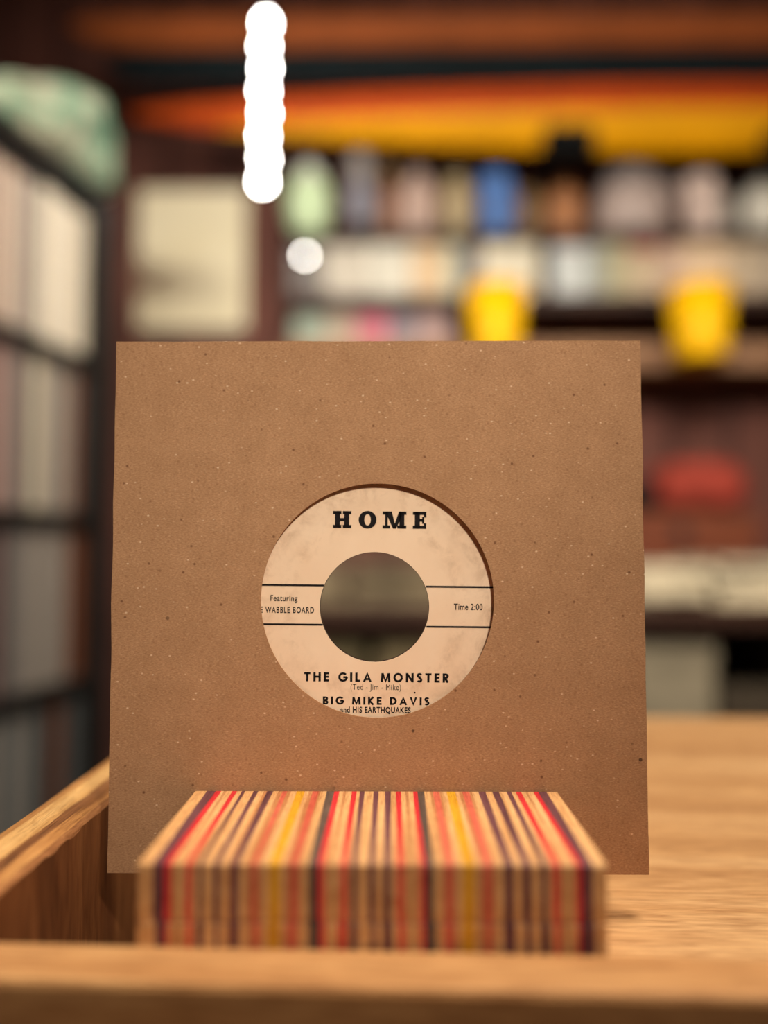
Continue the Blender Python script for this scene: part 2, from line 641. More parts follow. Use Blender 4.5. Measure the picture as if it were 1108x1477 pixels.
# ------------------------------------------------------------------ record and its printed label
rec = thing('vinyl_record', 'seven inch vinyl record with cream printed label, inside the kraft sleeve', 'record', SO + SX * lx + SZ * lz + SN * RECY)
rec.rotation_euler = (-LEAN, 0, 0)
LR, RH, RR = 0.0455, None, min(0.0875, lz - 0.0012)
RH = abs(on_plane(618.6, 875, RECY)[0] - on_plane(461.8, 875, RECY)[0]) / 2


def ring(bm, r0, r1, y0, y1, n=128, mat=0):
    vs = [[bm.verts.new((r * math.cos(2 * PI * k / n), y, r * math.sin(2 * PI * k / n))) for k in range(n)] for (r, y) in ((r0, y0), (r1, y0), (r1, y1), (r0, y1))]
    for i in range(4):
        for k in range(n):
            f = bm.faces.new((vs[i][k], vs[i][(k + 1) % n], vs[(i + 1) % 4][(k + 1) % n], vs[(i + 1) % 4][k]))
            f.material_index = mat
            f.smooth = False


bm = NB()
ring(bm, RH, RR, 0.0001, 0.0016)
obj('disc', bm, M['vinyl'], rec)

# lettering is laid out in the photo's proportions on the face of the label
INK = []                                # quads / polygons in photo pixels


def quad(a, b, t):
    a, b = Vector(a), Vector(b)
    d = (b - a).normalized()
    n = Vector((-d.y, d.x)) * t / 2
    return [a + n, b + n, b - n, a - n]


def ribbon(pts, t):
    """stroke of width t along pts -> list of quads with shared corners"""
    pts = [Vector(p) for p in pts]
    L, Rr = [], []
    for i, p in enumerate(pts):
        d0 = (pts[i] - pts[i - 1]).normalized() if i else (pts[1] - pts[0]).normalized()
        d1 = (pts[i + 1] - pts[i]).normalized() if i < len(pts) - 1 else d0
        n0, n1 = Vector((-d0.y, d0.x)), Vector((-d1.y, d1.x))
        m = (n0 + n1)
        if m.length < 1e-6:
            m = n0
        m.normalize()
        k = t / 2 / max(0.6, m.dot(n0))
        L.append(p + m * k)
        Rr.append(p - m * k)
    return [[L[i], L[i + 1], Rr[i + 1], Rr[i]] for i in range(len(pts) - 1)]


def arc(cx_, cy_, rx, ry, a0, a1, n=20):
    return [(cx_ + rx * math.cos(R(a0 + (a1 - a0) * k / n)), cy_ + ry * math.sin(R(a0 + (a1 - a0) * k / n))) for k in range(n + 1)]


T = 0.225                               # stroke of the geometric capitals
h = T / 2


def glyph(ch):
    W = {'T': .62, 'H': .74, 'E': .52, 'G': .88, 'I': T, 'L': .48, 'A': .84, 'M': .96, 'O': .94, 'N': .78, 'S': .56, 'R': .6, 'B': .6, 'K': .68, 'D': .76, 'V': .8}[ch]
    s = []
    if ch == 'T': s = [[(0, 1 - h), (W, 1 - h)], [(W / 2, 0), (W / 2, 1)]]
    if ch == 'H': s = [[(h, 0), (h, 1)], [(W - h, 0), (W - h, 1)], [(h, .52), (W - h, .52)]]
    if ch == 'E': s = [[(h, 0), (h, 1)], [(0, 1 - h), (W, 1 - h)], [(0, .52), (W - .03, .52)], [(0, h), (W, h)]]
    if ch == 'I': s = [[(h, 0), (h, 1)]]
    if ch == 'L': s = [[(h, 0), (h, 1)], [(0, h), (W, h)]]
    if ch == 'A': s = [[(.1, 0), (W / 2, .9), (W - .1, 0)], [(.2, .3), (W - .2, .3)]]
    if ch == 'V': s = [[(.1, 1), (W / 2, .1), (W - .1, 1)]]
    if ch == 'M': s = [[(h, 0), (h + .06, .97)], [(h + .06, .95), (W / 2, .1), (W - h - .06, .95)], [(W - h, 0), (W - h - .06, .97)]]
    if ch == 'N': s = [[(h, 0), (h, 1)], [(h, .93), (W - h, .07)], [(W - h, 0), (W - h, 1)]]
    if ch == 'O': s = [arc(W / 2, .5, W / 2 - h, .5 - h + .01, 0, 360, 40)]
    if ch == 'G': s = [arc(.48, .5, .48 - h, .5 - h + .01, 42, 360, 34), [(.5, .5 - .02), (W, .5 - .02)]]
    if ch == 'D': s = [[(h, 0), (h, 1)], [(h, 1 - h), (.28, 1 - h)] + arc(.28, .5, W - .28 - h, .5 - h, 89, -89, 20) + [(.28, h), (h, h)]]
    if ch == 'B': s = [[(h, 0), (h, 1)], [(h, 1 - h), (.3, 1 - h)] + arc(.3, .745, .155, .255 - h, 89, -89, 14) + [(h, .52)],
                       [(h, .5), (.32, .5)] + arc(.32, .275, W - .32 - h, .275 - h + .02, 89, -89, 14) + [(h, h)]]
    if ch == 'R': s = [[(h, 0), (h, 1)], [(h, 1 - h), (.3, 1 - h)] + arc(.3, .7, W - .3 - h, .3 - h, 89, -89, 16) + [(h, .42)], [(.26, .44), (W - .08, 0)]]
    if ch == 'K': s = [[(h, 0), (h, 1)], [(W - .1, 1), (.17, .5), (W - .09, 0)]]
    if ch == 'S': s = [arc(W / 2, .74, W / 2 - h, .26 - h + .015, 25, 270, 20) + arc(W / 2, .27, W / 2 - h, .27 - h + .01, 88, -155, 20)]
    return W, s


def px_xform(x, y, rot, ox, oy):
    c, s_ = math.cos(rot), math.sin(rot)
    return (ox + (x - ox) * c - (y - oy) * s_, oy + (x - ox) * s_ + (y - oy) * c)


ROT = R(0.55)


def put(polys):
    INK.extend(polys)


def title(text, x0, x1, ytop, ybase, gap=.29, space=.62):
    adv, items = 0.0, []
    for ch in text:
        if ch == ' ':
            adv += space
            continue
        W, s = glyph(ch)
        items.append((adv, s))
        adv += W + gap
    adv -= gap
    k = (x1 - x0) / adv
    H = ybase - ytop
    xm, ym = (x0 + x1) / 2, (ytop + ybase) / 2
    for (a, s) in items:
        for st in s:
            for q in ribbon(st, T):
                put([[px_xform(x0 + (a + p.x) * k, ybase - p.y * H, ROT, xm, ym) for p in q]])


def font_text(text, x0, x1, ytop, ybase, bold=0.0, gap=1.0):
    """built-in sans letters, squeezed to the width they have on the label"""
    def mesh_of(s, off):
        cu = bpy.data.curves.new('t', 'FONT')
        cu.body = s
        cu.size = 1
        cu.offset = off
        cu.space_character = gap
        cu.resolution_u = 5
        ob = bpy.data.objects.new('t', cu)
        COL.objects.link(ob)
        dg = bpy.context.evaluated_depsgraph_get()
        ev = ob.evaluated_get(dg)
        me = ev.to_mesh()
        vs = [v.co.copy() for v in me.vertices]
        fs = [list(p.vertices) for p in me.polygons]
        ev.to_mesh_clear()
        bpy.data.objects.remove(ob)
        bpy.data.curves.remove(cu)
        return vs, fs
    hv, _ = mesh_of('H', bold)
    cap = max(v.y for v in hv)
    vs, fs = mesh_of(text, bold)
    a, b = min(v.x for v in vs), max(v.x for v in vs)
    kx, ky = (x1 - x0) / (b - a), (ybase - ytop) / cap
    xm, ym = (x0 + x1) / 2, (ytop + ybase) / 2
    P2 = [px_xform(x0 + (v.x - a) * kx, ybase - v.y * ky, ROT, xm, ym) for v in vs]
    put([[P2[i] for i in f] for f in fs])


def rects(rs, rot=ROT, o=(548, 750)):
    for (a, b, c_, d) in rs:
        put([[px_xform(x, y, rot, *o) for (x, y) in ((a, b), (c_, b), (c_, d), (a, d))]])


# HOME in heavy slab capitals
yt, yb = 737.6, 762.2
sl = 4.6                                # slab depth
# H
rects([(483.4, yt, 490.6, yb), (496.6, yt, 503.8, yb), (490, 747.6, 497, 752.4),
       (480.4, yt, 492.6, yt + sl), (480.4, yb - sl, 492.6, yb), (494.6, yt, 506.9, yt + sl), (494.6, yb - sl, 506.9, yb)])
# O : wide bowl with a narrow upright counter
oc = arc(530.3, 749.9, 12.9, 12.8, 0, 360, 40)
ic = arc(530.3, 749.9, 4.6, 8.2, 0, 360, 40)
put([[px_xform(*p, ROT, 548, 750) for p in (oc[k], oc[k + 1], ic[k + 1], ic[k])] for k in range(40)])
# M
rects([(555.6, yt, 559.4, yb), (576.2, yt, 583.4, yb), (552.0, yb - sl, 563.0, yb), (573.2, yb - sl, 586.3, yb), (552.0, yt, 560, yt + sl), (578, yt, 586.3, yt + sl)])
put([[px_xform(*p, ROT, 548, 750) for p in q] for q in ([(555.6, yt), (565.2, yt), (571.6, yb), (567.0, yb)], [(575.6, yt), (583.0, yt), (571.6, yb), (567.2, yb)])])
# E
rects([(598.4, yt, 605.8, yb), (595.6, yt, 615.0, yt + sl), (595.6, yb - sl, 615.0, yb), (605, 747.8, 610.4, 752.0), (609.0, 744.8, 612.0, 755.0),
       (611.6, yt, 615.0, yt + 8.2), (611.6, yb - 8.2, 615.0, yb)])
title('THE GILA MONSTER', 438.8, 647.4, 970.4, 983.6)
title('BIG MIKE DAVIS', 465.8, 619.6, 1005.2, 1016.6)
font_text('(Ted - Jim - Mike)', 505.8, 578.6, 987.0, 995.0, 0.0, 1.1)
font_text('and HIS EARTHQUAKES', 491.2, 592.5, 1019.6, 1028.0, 0.03, 1.12)
font_text('Featuring', 390.2, 429.2, 858.4, 866.8, 0.018, 1.08)
font_text('THE WABBLE BOARD', 362.5, 453.0, 875.2, 884.0, 0.02, 1.2)
font_text('Time 2:00', 654.8, 696.2, 870.8, 879.6, 0.02, 1.08)
rects([(372, 842.6, 467.5, 845.4)], ROT, (420, 844))
rects([(374, 899.2, 465.5, 902.0)], ROT, (420, 900.5))
rects([(614.5, 845.2, 716, 848.0)], ROT, (664, 846.6))
rects([(615, 903.0, 712, 905.8)], ROT, (664, 904.4))
put([[(598.4 + 1.3 * math.cos(a * PI / 4), 999 + 1.3 * math.sin(a * PI / 4)) for a in range(8)]])

bm = NB()
ring(bm, RH + 0.0001, LR, 0.0, 0.0001)
me_lab = bm
for poly in INK:
    vs = []
    for (u, v) in poly:
        x, z = on_plane(u, v, RECY)
        vs.append(bm.verts.new((x - lx, -0.00003, z - lz)))
    try:
        bm.faces.new(vs).material_index = 1
    except ValueError:
        pass
me = bpy.data.meshes.new('label')
bm.to_mesh(me)
bm.free()
me.materials.append(label_paper('cream_label_paper', LR))
me.materials.append(M['ink'])
lab = bpy.data.objects.new('label', me)
COL.objects.link(lab)
lab.parent = rec
lab['label'] = 'worn cream paper label with black lettering'

# ------------------------------------------------------------------ record rack on the left
RA = R(12.0)
RK = Vector((-0.665, 1.48, 0))          # a point on the rack's open face
ru = Vector((math.sin(RA), math.cos(RA), 0))      # along the rack, away from the lens
TH = 0.02
LENS = (-0.75, 0.215)                  # extent along the rack
TP = 0.055                              # end panels, thickened so their black stands in for shade on the wall
DEP = 0.34
rack = thing('record_rack', 'tall black open record rack packed with records, left of the kraft sleeve', 'record rack', RK, -RA)
boards = [ZC + 0.763, ZC + 0.405, ZC + 0.072, ZC - 0.268, ZC - 0.61, 0.06]
# local: x = out of the open face, y = along the rack
for z in boards:
    bm = NB()
    bx(bm, (-DEP, LENS[0] + TP, z - TH), (0, LENS[1] - TP, z), 0, 0.001)
    obj('shelf', bm, M['black_wood'], rack)
for y in (LENS[0], LENS[1] - TP):
    bm = NB()
    bx(bm, (-DEP, y, 0), (0.002, y + TP, boards[0]), 0, 0.001)
    obj('side_panel', bm, M['black_wood'], rack)
bm = NB()
bx(bm, (-DEP - 0.01, LENS[0], 0), (-DEP, LENS[1], boards[0]))
obj('back_panel', bm, M['black_wood'], rack)

rec_cols = {
    'white': (214, 205, 190), 'cream': (200, 186, 162), 'grey': (138, 128, 118), 'pale green': (150, 156, 140), 'dusty pink': (150, 116, 108),
    'dark grey': (66, 60, 56), 'brown': (106, 56, 30), 'slate': (90, 96, 96),
}
rec_mat = {k: plain('record_cover_' + k.replace(' ', '_'), v, 0.5, 0.35, 0.08, 40) for k, v in rec_cols.items()}
rec_mesh = {}
for k in rec_cols:
    bm = NB()
    bx(bm, (-0.312, -0.5, 0), (0, 0.5, 0.312), 0, 0.0)
    es = [e for e in bm.edges if abs(e.verts[0].co.x) < 1e-6 and abs(e.verts[1].co.x) < 1e-6 and abs(e.verts[0].co.z - e.verts[1].co.z) > 0.1]
    bmesh.ops.bevel(bm, geom=es, offset=0.2, segments=3, affect='EDGES')
    for v in bm.verts:                  # flatten the rounded spine
        if v.co.x < -1e-6 and v.co.x > -0.25:
            v.co.x *= 0.008
    me = bpy.data.meshes.new('record')
    bm.to_mesh(me)
    bm.free()
    me.materials.append(rec_mat[k])
    rec_mesh[k] = me
shelf_names = ['shelf directly under the green bundle', 'second shelf down', 'shelf level with the round label', 'lowest shelf in view, beside the bin']
# runs of colour along each shelf, from the far end (right in the photo) towards the lens: (run length in metres, colours)
runs = [
    [(0.10, ['white', 'white', 'cream']), (0.05, ['cream', 'white']), (0.05, ['grey', 'dark grey', 'grey']), (0.12, ['white', 'dusty pink', 'cream'])],
    [(0.035, ['dark grey', 'brown']), (0.10, ['grey', 'cream', 'grey']), (0.03, ['cream', 'white']), (0.03, ['dark grey', 'slate']), (0.14, ['dusty pink', 'grey', 'dusty pink'])],
    [(0.06, ['dark grey', 'dark grey', 'brown']), (0.08, ['grey', 'dusty pink', 'grey']), (0.05, ['pale green', 'grey']), (0.16, ['dark grey', 'slate', 'dusty pink'])],
    [(0.05, ['dark grey', 'slate']), (0.035, ['brown']), (0.05, ['dark grey', 'slate']), (0.05, ['grey', 'slate']), (0.14, ['slate', 'grey'])],
]
rr_ = random.Random(3)
for si, rs in enumerate(runs):
    y = LENS[1] - TP - 0.004
    zb = boards[si + 1]
    for (ln, cs) in rs:
        end = y - ln
        while y > end:
            th = rr_.uniform(0.006, 0.011)
            k = rr_.choice(cs)
            o = bpy.data.objects.new('record', rec_mesh[k])
            COL.objects.link(o)
            lp = Vector((rr_.uniform(-0.03, -0.018), y - th / 2, 0))
            o.location = RK + Vector((math.cos(RA) * lp.x + math.sin(RA) * lp.y, -math.sin(RA) * lp.x + math.cos(RA) * lp.y, zb))
            o.rotation_euler = (0, 0, -RA)
            o.scale = (1, th * 0.94, rr_.uniform(0.97, 1.0) if si != 2 else rr_.uniform(0.95, 0.98))
            tag(o, k + ' record spine upright in the black rack, ' + shelf_names[si], 'record', 'records on the ' + shelf_names[si].split(',')[0])
            y -= th

# soft green bundle lying on the rack
t = NT('green_patterned_cloth', 0.9, 0.1)
n1 = t.noise(t.mapping(), 13, 3, 0.5, 0.6)
t.color(t.ramp(n1, [(0.32, (96, 128, 104)), (0.44, (122, 158, 132)), (0.52, (150, 152, 128)), (0.62, (196, 192, 168)), (0.7, (124, 140, 118))]))
green = t.m
bm = NB()
bmesh.ops.create_cube(bm, size=1.0)
bmesh.ops.subdivide_edges(bm, edges=bm.edges, cuts=14, use_grid_fill=True)
for v in bm.verts:
    p = v.co * 2
    q = Vector((p.x, p.y, p.z))
    n4 = (abs(q.x) ** 5 + abs(q.y) ** 5 + abs(q.z) ** 5) ** (1 / 5)
    q = q / max(n4, 1e-6) * max(abs(q.x), abs(q.y), abs(q.z))
    s_ = Vector((0.15, 0.22, 0.115))
    w_ = Vector((q.x * s_.x, q.y * s_.y, q.z * s_.z))
    dn = noise.noise(w_ * 14) * 0.02 + noise.noise(w_ * 35) * 0.006
    w_ += q.normalized() * dn * (1 if q.z > -0.7 else 0.15)
    w_.z = -0.115 + (w_.z + 0.115) * (0.3 + 0.7 * min(1, max(0, (w_.y + 0.2) / 0.3)))
    v.co = w_
zmin = min(v.co.z for v in bm.verts)
for v in bm.verts:
    v.co.z -= zmin
for f in bm.faces:
    f.smooth = True
bun = obj('cloth_bundle', bm, green)
bl = Vector((-0.13, 0.02, 0))
bun.location = RK + Vector((math.cos(RA) * bl.x + math.sin(RA) * bl.y, -math.sin(RA) * bl.x + math.cos(RA) * bl.y, boards[0]))
bun.rotation_euler = (0, 0, -RA)
tag(bun, 'green and cream patterned soft bundle lying on top of the black record rack', 'bundle')

# ------------------------------------------------------------------ poster on the back wall
a, b = P(200, 273, BACK - 0.012), P(354, 474, BACK - 0.012)
t = NT('faded_poster_print', 0.75, 0.15)
v = t.mapping()
n1 = t.noise(t.mapping((1, 1, 1.8)), 7, 3, 0.5, 0.4)
sepx = t.n.new('ShaderNodeSeparateXYZ')
t.link(v, sepx.inputs[0])
band = t.ramp(t.math('ADD', sepx.outputs['Z'], t.math('MULTIPLY', sepx.outputs['X'], 0.12)),
              [(0.0, (150, 150, 150)), (0.07, (150, 150, 150)), (0.12, (250, 250, 250)), (0.19, (250, 250, 250)), (0.25, (90, 90, 90)), (0.3, (0, 0, 0))])
side = t.ramp(t.math('ADD', t.math('MULTIPLY', sepx.outputs['X'], 2.4), 0.5), [(0.08, (255, 255, 255)), (0.55, (185, 185, 185)), (0.9, (70, 70, 70))])
band = t.mix(1.0, band, side, 'MULTIPLY')
pc = t.ramp(t.noise(v, 5, 2), [(0.3, (236, 220, 182)), (0.7, (248, 234, 200))])
fac = t.math('MULTIPLY', t.ramp(n1, [(0.25, (120, 120, 120)), (0.5, (255, 255, 255))]), band)
t.color(t.mix(fac, pc, (104, 78, 60)))
poster_m = t.m
pw, ph = b.x - a.x, a.z - b.z
pst = thing('poster', 'cream poster with brown printed picture, on the back wall right of the record rack', 'poster', (a.x + pw / 2, BACK, b.z))
bm = NB()
bx(bm, (-pw / 2, -0.012, 0), (pw / 2, -0.008, ph), 0, 0.0)
obj('sheet', bm, poster_m, pst)
bm = NB()
bx(bm, (-pw / 2 - 0.002, -0.008, -0.002), (pw / 2 + 0.002, 0.0, ph + 0.002), 0, 0.001)
obj('backing_board', bm, M['tan_wood'], pst)

# ------------------------------------------------------------------ long boards stored under the ceiling
def longboard(name, tip_px, top_px, bot_px, right_u, Y, tilt, mats, label, blunt, split):
    """surfboard outline along x; width runs up and towards the lens so its underside is seen.
    split: share of the width (from its upper edge) that carries the second colour"""
    tip = P(tip_px[0], tip_px[1], Y)
    zt, zb_ = P(700, top_px, Y).z, P(700, bot_px, Y).z
    x1 = P(right_u, 150, Y).x
    L = x1 - tip.x
    wdt = (zt - zb_) / math.cos(tilt)
    zc_ = (zt + zb_) / 2
    o = thing(name, label, 'surfboard', (tip.x, Y, zc_))
    NX, NWD = 200, 48
    bm = NB()
    rows, wqs = [], []
    th = 0.055
    for i in range(NX + 1):
        q = i / NX
        e = min(1.0, q / blunt[0])
        e2 = min(1.0, (1 - q) / 0.25)
        wq = (1 - (1 - e) ** blunt[1]) ** (1 / blunt[1]) * (1 - (1 - e2) ** 2) ** 0.5
        wq = max(wq, 0.012)
        row = []
        for side in (1, -1):
            for k in range(NWD + 1):
                s_ = -1 + 2 * k / NWD
                if side == -1:
                    s_ = -s_
                thk = th * 0.5 * (1 - abs(s_) ** 3) * (0.3 + 0.7 * wq)
                if side == -1 and k in (0, NWD):
                    continue
                a_ = s_ * wdt / 2 * wq
                # width axis leans towards the lens at the top, thickness axis is square to it
                yy = -a_ * math.sin(tilt) - side * thk * math.cos(tilt)
                zz = a_ * math.cos(tilt) - side * thk * math.sin(tilt) + 0.02 * (1 - e) ** 2
                row.append((bm.verts.new((q * L, yy, zz)), s_))
        rows.append(row)
        wqs.append(wq)
    n = len(rows[0])
    for i in range(NX):
        for k in range(n):
            k2 = (k + 1) % n
            f = bm.faces.new((rows[i][k][0], rows[i][k2][0], rows[i + 1][k2][0], rows[i + 1][k][0]))
            f.smooth = True
            f.material_index = 1 if (rows[i][k][1] + rows[i][k2][1]) / 2 > 1 - 2 * split / wqs[i] else 0
    bm.faces.new([r[0] for r in rows[0]][::-1])
    bm.faces.new([r[0] for r in rows[-1]])
    obj('board_body', bm, mats, o)
    return o, tip, L, zc_


yel = plain('yellow_gloss_paint', (216, 148, 2), 0.5, 0.08, 0.05, 4)
ora = plain('orange_gloss_paint', (184, 72, 24), 0.5, 0.08, 0.05, 4)
brn = plain('orange_brown_varnish', (142, 74, 36), 0.55, 0.08, 0.08, 4)
blk_g = plain('dark_teal_gloss', (20, 28, 30), 0.6, 0.05, 0.1, 4)
longboard('surfboard', (185, 148), 128, 216, 1650, 2.34, R(16), [yel, ora], 'yellow pointed longboard with an orange edge, lowest of three under the ceiling', (0.55, 1.6), 0.38)
longboard('surfboard', (150, 92), 72, 116, 1600, 2.30, R(10), [blk_g, blk_g], 'dark teal longboard between the yellow one and the orange-brown one', (0.04, 2.0), 0.0)
longboard('surfboard', (100, 45), 22, 66, 1560, 2.26, R(14), [brn, brn], 'orange-brown longboard, topmost of three under the ceiling', (0.08, 2.0), 0.0)
for u in (812, 1125):
    p = P(u, 222, 2.30)
    br = thing('wall_bracket', 'black bracket holding up the longboards, ' + ('above the grey kettle' if u < 1000 else 'at the right edge of the photo'), 'bracket', (p.x, BACK, p.z), 0, 'longboard brackets')
    bm = NB()
    bx(bm, (-0.02, -0.006, -0.05), (0.02, 0, 0.72), 0, 0.002)
    obj('wall_plate', bm, M['black_metal'], br)
    for dz in (0.0, 0.26, 0.4):
        bm = NB()
        yy = -(BACK - 2.22) if dz == 0 else -(BACK - 2.30)
        tube(bm, [(0, -0.004, dz), (0, yy + 0.02, dz - 0.015), (0, yy, dz + 0.005)], 0.012)
        obj('arm', bm, M['black_metal'], br)
    bm = NB()
    bx(bm, (-0.075, -(BACK - 2.22) - 0.03, -0.045), (0.075, -(BACK - 2.22) + 0.05, 0.035), 0, 0.012)
    obj('padded_end', bm, plain('black_foam', (12, 13, 13), 0.9, 0.1), br)

# ------------------------------------------------------------------ wall shelves behind
YS0, YS1 = 2.38, BACK
xa, xb = P(412, 430, YS0).x, 1.75
shelf_defs = [
    ('wall_shelf', 424, 441, 'dark_wood', 'dark wooden wall shelf carrying the row of pale books'),
    ('wall_shelf', 333, 339, 'dark_wood', 'thin dark top wall shelf carrying the pots and mugs'),
    ('wall_shelf', 494, 530, 'tan_wood', 'thick tan wooden wall shelf with yellow pails hung on its edge'),
]
ztop = []
for (nm, v0, v1, mt, lb) in shelf_defs:
    z1, z0 = P(750, v0, YS0).z, P(750, v1, YS0).z
    ztop.append(z1)
    o = thing(nm, lb, 'shelf', ((xa + xb) / 2, BACK, z0), 0)
    hwid = (xb - xa) / 2
    bm = NB()
    bx(bm, (-hwid, YS0 - BACK, 0), (hwid, 0, z1 - z0), 0, 0.003)
    obj('board', bm, M[mt], o)
    for x in (-hwid + 0.15, hwid - 0.15):
        bm = NB()
        bx(bm, (x - 0.01, -0.2, -0.012), (x + 0.01, 0, 0.0))
        bx(bm, (x - 0.01, -0.012, -0.05), (x + 0.01, 0, -0.012))
        obj('bracket', bm, M['black_metal'], o)

# books in the middle row
book_defs = [   # x0, x1, top, colour, second colour band, label
    (420, 462, 350, (120, 110, 104), None, 'grey paperback leftmost in the middle row of the wall shelves'),
    (466, 530, 346, (198, 186, 168), None, 'beige paperback right of the grey one, near the small round light'),
    (532, 592, 350, (212, 204, 186), None, 'off-white paperback in the middle row, second beige cover from the small light'),
    (594, 640, 346, (216, 182, 140), None, 'peach-coloured paperback in the middle row'),
    (643, 662, 350, (196, 196, 168), None, 'narrow pale olive paperback right of the peach one'),
    (665, 692, 345, (108, 96, 96), None, 'narrow plum-grey paperback left of the large cream one'),
    (695, 776, 338, (216, 204, 178), None, 'large cream paperback above the left yellow pail'),
    (796, 846, 340, (200, 202, 198), (150, 60, 50), 'pale blue-white paperback with a red top edge, below the orange-brown pot'),
    (848, 872, 346, (158, 160, 150), None, 'narrow grey-green paperback right of the pale blue one'),
    (874, 905, 342, (178, 168, 132), None, 'pale olive paperback left of the red-topped one'),
    (907, 952, 345, (196, 172, 140), (158, 48, 60), 'tan paperback with a wide crimson top band'),
    (956, 984, 345, (206, 172, 150), None, 'narrow pinkish paperback right of the crimson-topped one'),
    (986, 1050, 340, (228, 196, 160), None, 'large peach-cream paperback above the right yellow pail'),
    (1053, 1100, 338, (196, 174, 146), None, 'beige paperback right of the large peach-cream one'),
    (1103, 1150, 342, (176, 160, 140), None, 'beige-grey paperback at the right edge of the middle row'),
]
pages = plain('page_edges', (206, 190, 160), 0.8, 0.1)
dark_pages = plain('darker_page_edges', (128, 112, 88), 0.85, 0.1, 0.2, 9)  # darker page colour for the left-hand stacks
YK = 2.44


def book(x0, x1, top, rgb, rgb2, lb, zb_, grp, Y=YK, thick=0.03):
    pa, pb = P(x0, top, Y), P(x1, top, Y)
    wdt, hgt = pb.x - pa.x, pa.z - zb_
    o = thing('book', lb, 'book', ((pa.x + pb.x) / 2, Y, zb_), 0, grp)
    rgb = tuple(c_ * 0.92 for c_ in rgb)
    cm = [plain('book_cover', rgb, 0.5, 0.3, 0.14, 12)]
    if rgb2:
        cm.append(plain('book_cover_band', rgb2, 0.5, 0.3, 0.1, 12))
    bm = NB()
    hb = 0.035 if rgb2 else 0
    bx(bm, (-wdt / 2, 0, 0), (wdt / 2, 0.002, hgt - hb))
    if rgb2:
        bx(bm, (-wdt / 2, 0, hgt - hb), (wdt / 2, 0.002, hgt), 1)
    bx(bm, (-wdt / 2, thick - 0.002, 0), (wdt / 2, thick, hgt))
    bx(bm, (-wdt / 2, 0.002, 0), (-wdt / 2 + 0.002, thick - 0.002, hgt))
    obj('cover', bm, cm, o)
    bm = NB()
    bx(bm, (-wdt / 2 + 0.002, 0.002, 0.001), (wdt / 2 - 0.003, thick - 0.002, hgt - 0.003))
    obj('pages', bm, pages, o)
    return o


for (x0, x1, top, c1, c2, lb) in book_defs:
    book(x0, x1, top, c1, c2, lb, ztop[0], 'paperbacks in the middle row')
low_defs = [
    (424, 470, 440, (158, 170, 150), None, 'pale green book in the lower row, leftmost'),
    (472, 512, 437, (188, 164, 140), None, 'beige book in the lower row, left of the pink one'),
    (515, 560, 434, (204, 104, 122), None, 'pink book in the lower row of the wall shelves'),
    (562, 600, 440, (134, 120, 128), None, 'lavender-grey book right of the pink one'),
    (602, 648, 440, (176, 140, 132), None, 'dusty rose book in the lower row, left of the yellow pail'),
]
for (x0, x1, top, c1, c2, lb) in low_defs:
    book(x0, x1, top, c1, c2, lb, ztop[2], 'books in the lower row')

# pots, mugs and figures on the top shelf
YT = 2.45
ZT0 = ztop[1]


def pot(name, x0, x1, top, prof, colours, lb, cat, handle=False, extra=None):
    """prof: (radius, height) 0..1; colours: list of (from height, name, rgb)"""
    pa, pb = P(x0, top, YT), P(x1, top, YT)
    r, hgt = (pb.x - pa.x) / 2, pa.z - ZT0
    o = thing(name, lb, cat, ((pa.x + pb.x) / 2, YT, ZT0), 0, 'ware on the top shelf')
    for (z0, z1, part, rgb) in colours:
        pr = [(q[0] * r, q[1] * hgt) for q in prof if z0 - 1e-6 <= q[1] <= z1 + 1e-6]
        bm = NB()
        lathe(bm, [(0, pr[0][1])] + pr + [(0, pr[-1][1])], 28)
        obj(part, bm, plain('glaze', rgb, 0.45, 0.35, 0.12, 18), o)
    if handle:
        bm = NB()
        tube(bm, [(r * 0.92, 0, hgt * 0.78), (r * 1.16, 0, hgt * 0.74), (r * 1.24, 0, hgt * 0.5), (r * 1.14, 0, hgt * 0.27), (r * 0.9, 0, hgt * 0.22)], r * 0.13)
        obj('handle', bm, plain('glaze', colours[0][3], 0.45, 0.35), o)
    return o


jar = [(.55, 0), (.62, .02), (.86, .2), (1, .42), (.97, .6), (.72, .74), (.55, .78), (.6, .8), (.58, .84), (.4, .93), (.16, .96), (.14, 1.0)]
mug = [(.8, 0), (.88, .03), (.92, .4), (.95, .8), (1, .97), (.97, 1.0)]
bulb = [(.5, 0), (.58, .04), (.9, .26), (1, .48), (.92, .7), (.66, .86), (.5, .92), (.56, 1.0)]
fig = [(.95, 0), (1, .04), (.95, .14), (.7, .17), (.88, .3), (.95, .45), (.82, .6), (.4, .67), (.36, .68), (.75, .74), (.85, .84), (.68, .94), (.3, 1.0)]
dome = [(.98, 0), (1, .06), (.98, .4), (.9, .62), (.7, .85), (.36, .96), (.1, 1.0)]
pot('ginger_jar', 412, 480, 236, jar, [(0, .78, 'body', (184, 202, 160)), (.78, 1, 'lid', (222, 220, 208))], 'pale green lidded jar on the top shelf, beside the string of bulbs', 'jar')
pot('figurine', 498, 542, 222, fig, [(0, .14, 'plinth', (44, 38, 40)), (.14, .67, 'torso', (128, 126, 136)), (.67, 1, 'head', (150, 140, 134))], 'grey figurine with rounded head on a dark plinth, right of the pale green jar', 'figurine')
pot('bottle', 548, 574, 240, [(.9, 0), (1, .05), (1, .5), (.6, .66), (.4, .74), (.42, .98), (.36, 1)], [(0, .74, 'body', (150, 112, 92)), (.74, 1, 'neck', (156, 124, 84))], 'small tan bottle between the grey figurine and the pinkish jar', 'bottle')
pot('ginger_jar', 578, 628, 243, jar, [(0, .78, 'body', (182, 154, 140)), (.78, 1, 'lid', (168, 144, 132))], 'pinkish beige lidded jar right of the small tan bottle', 'jar')
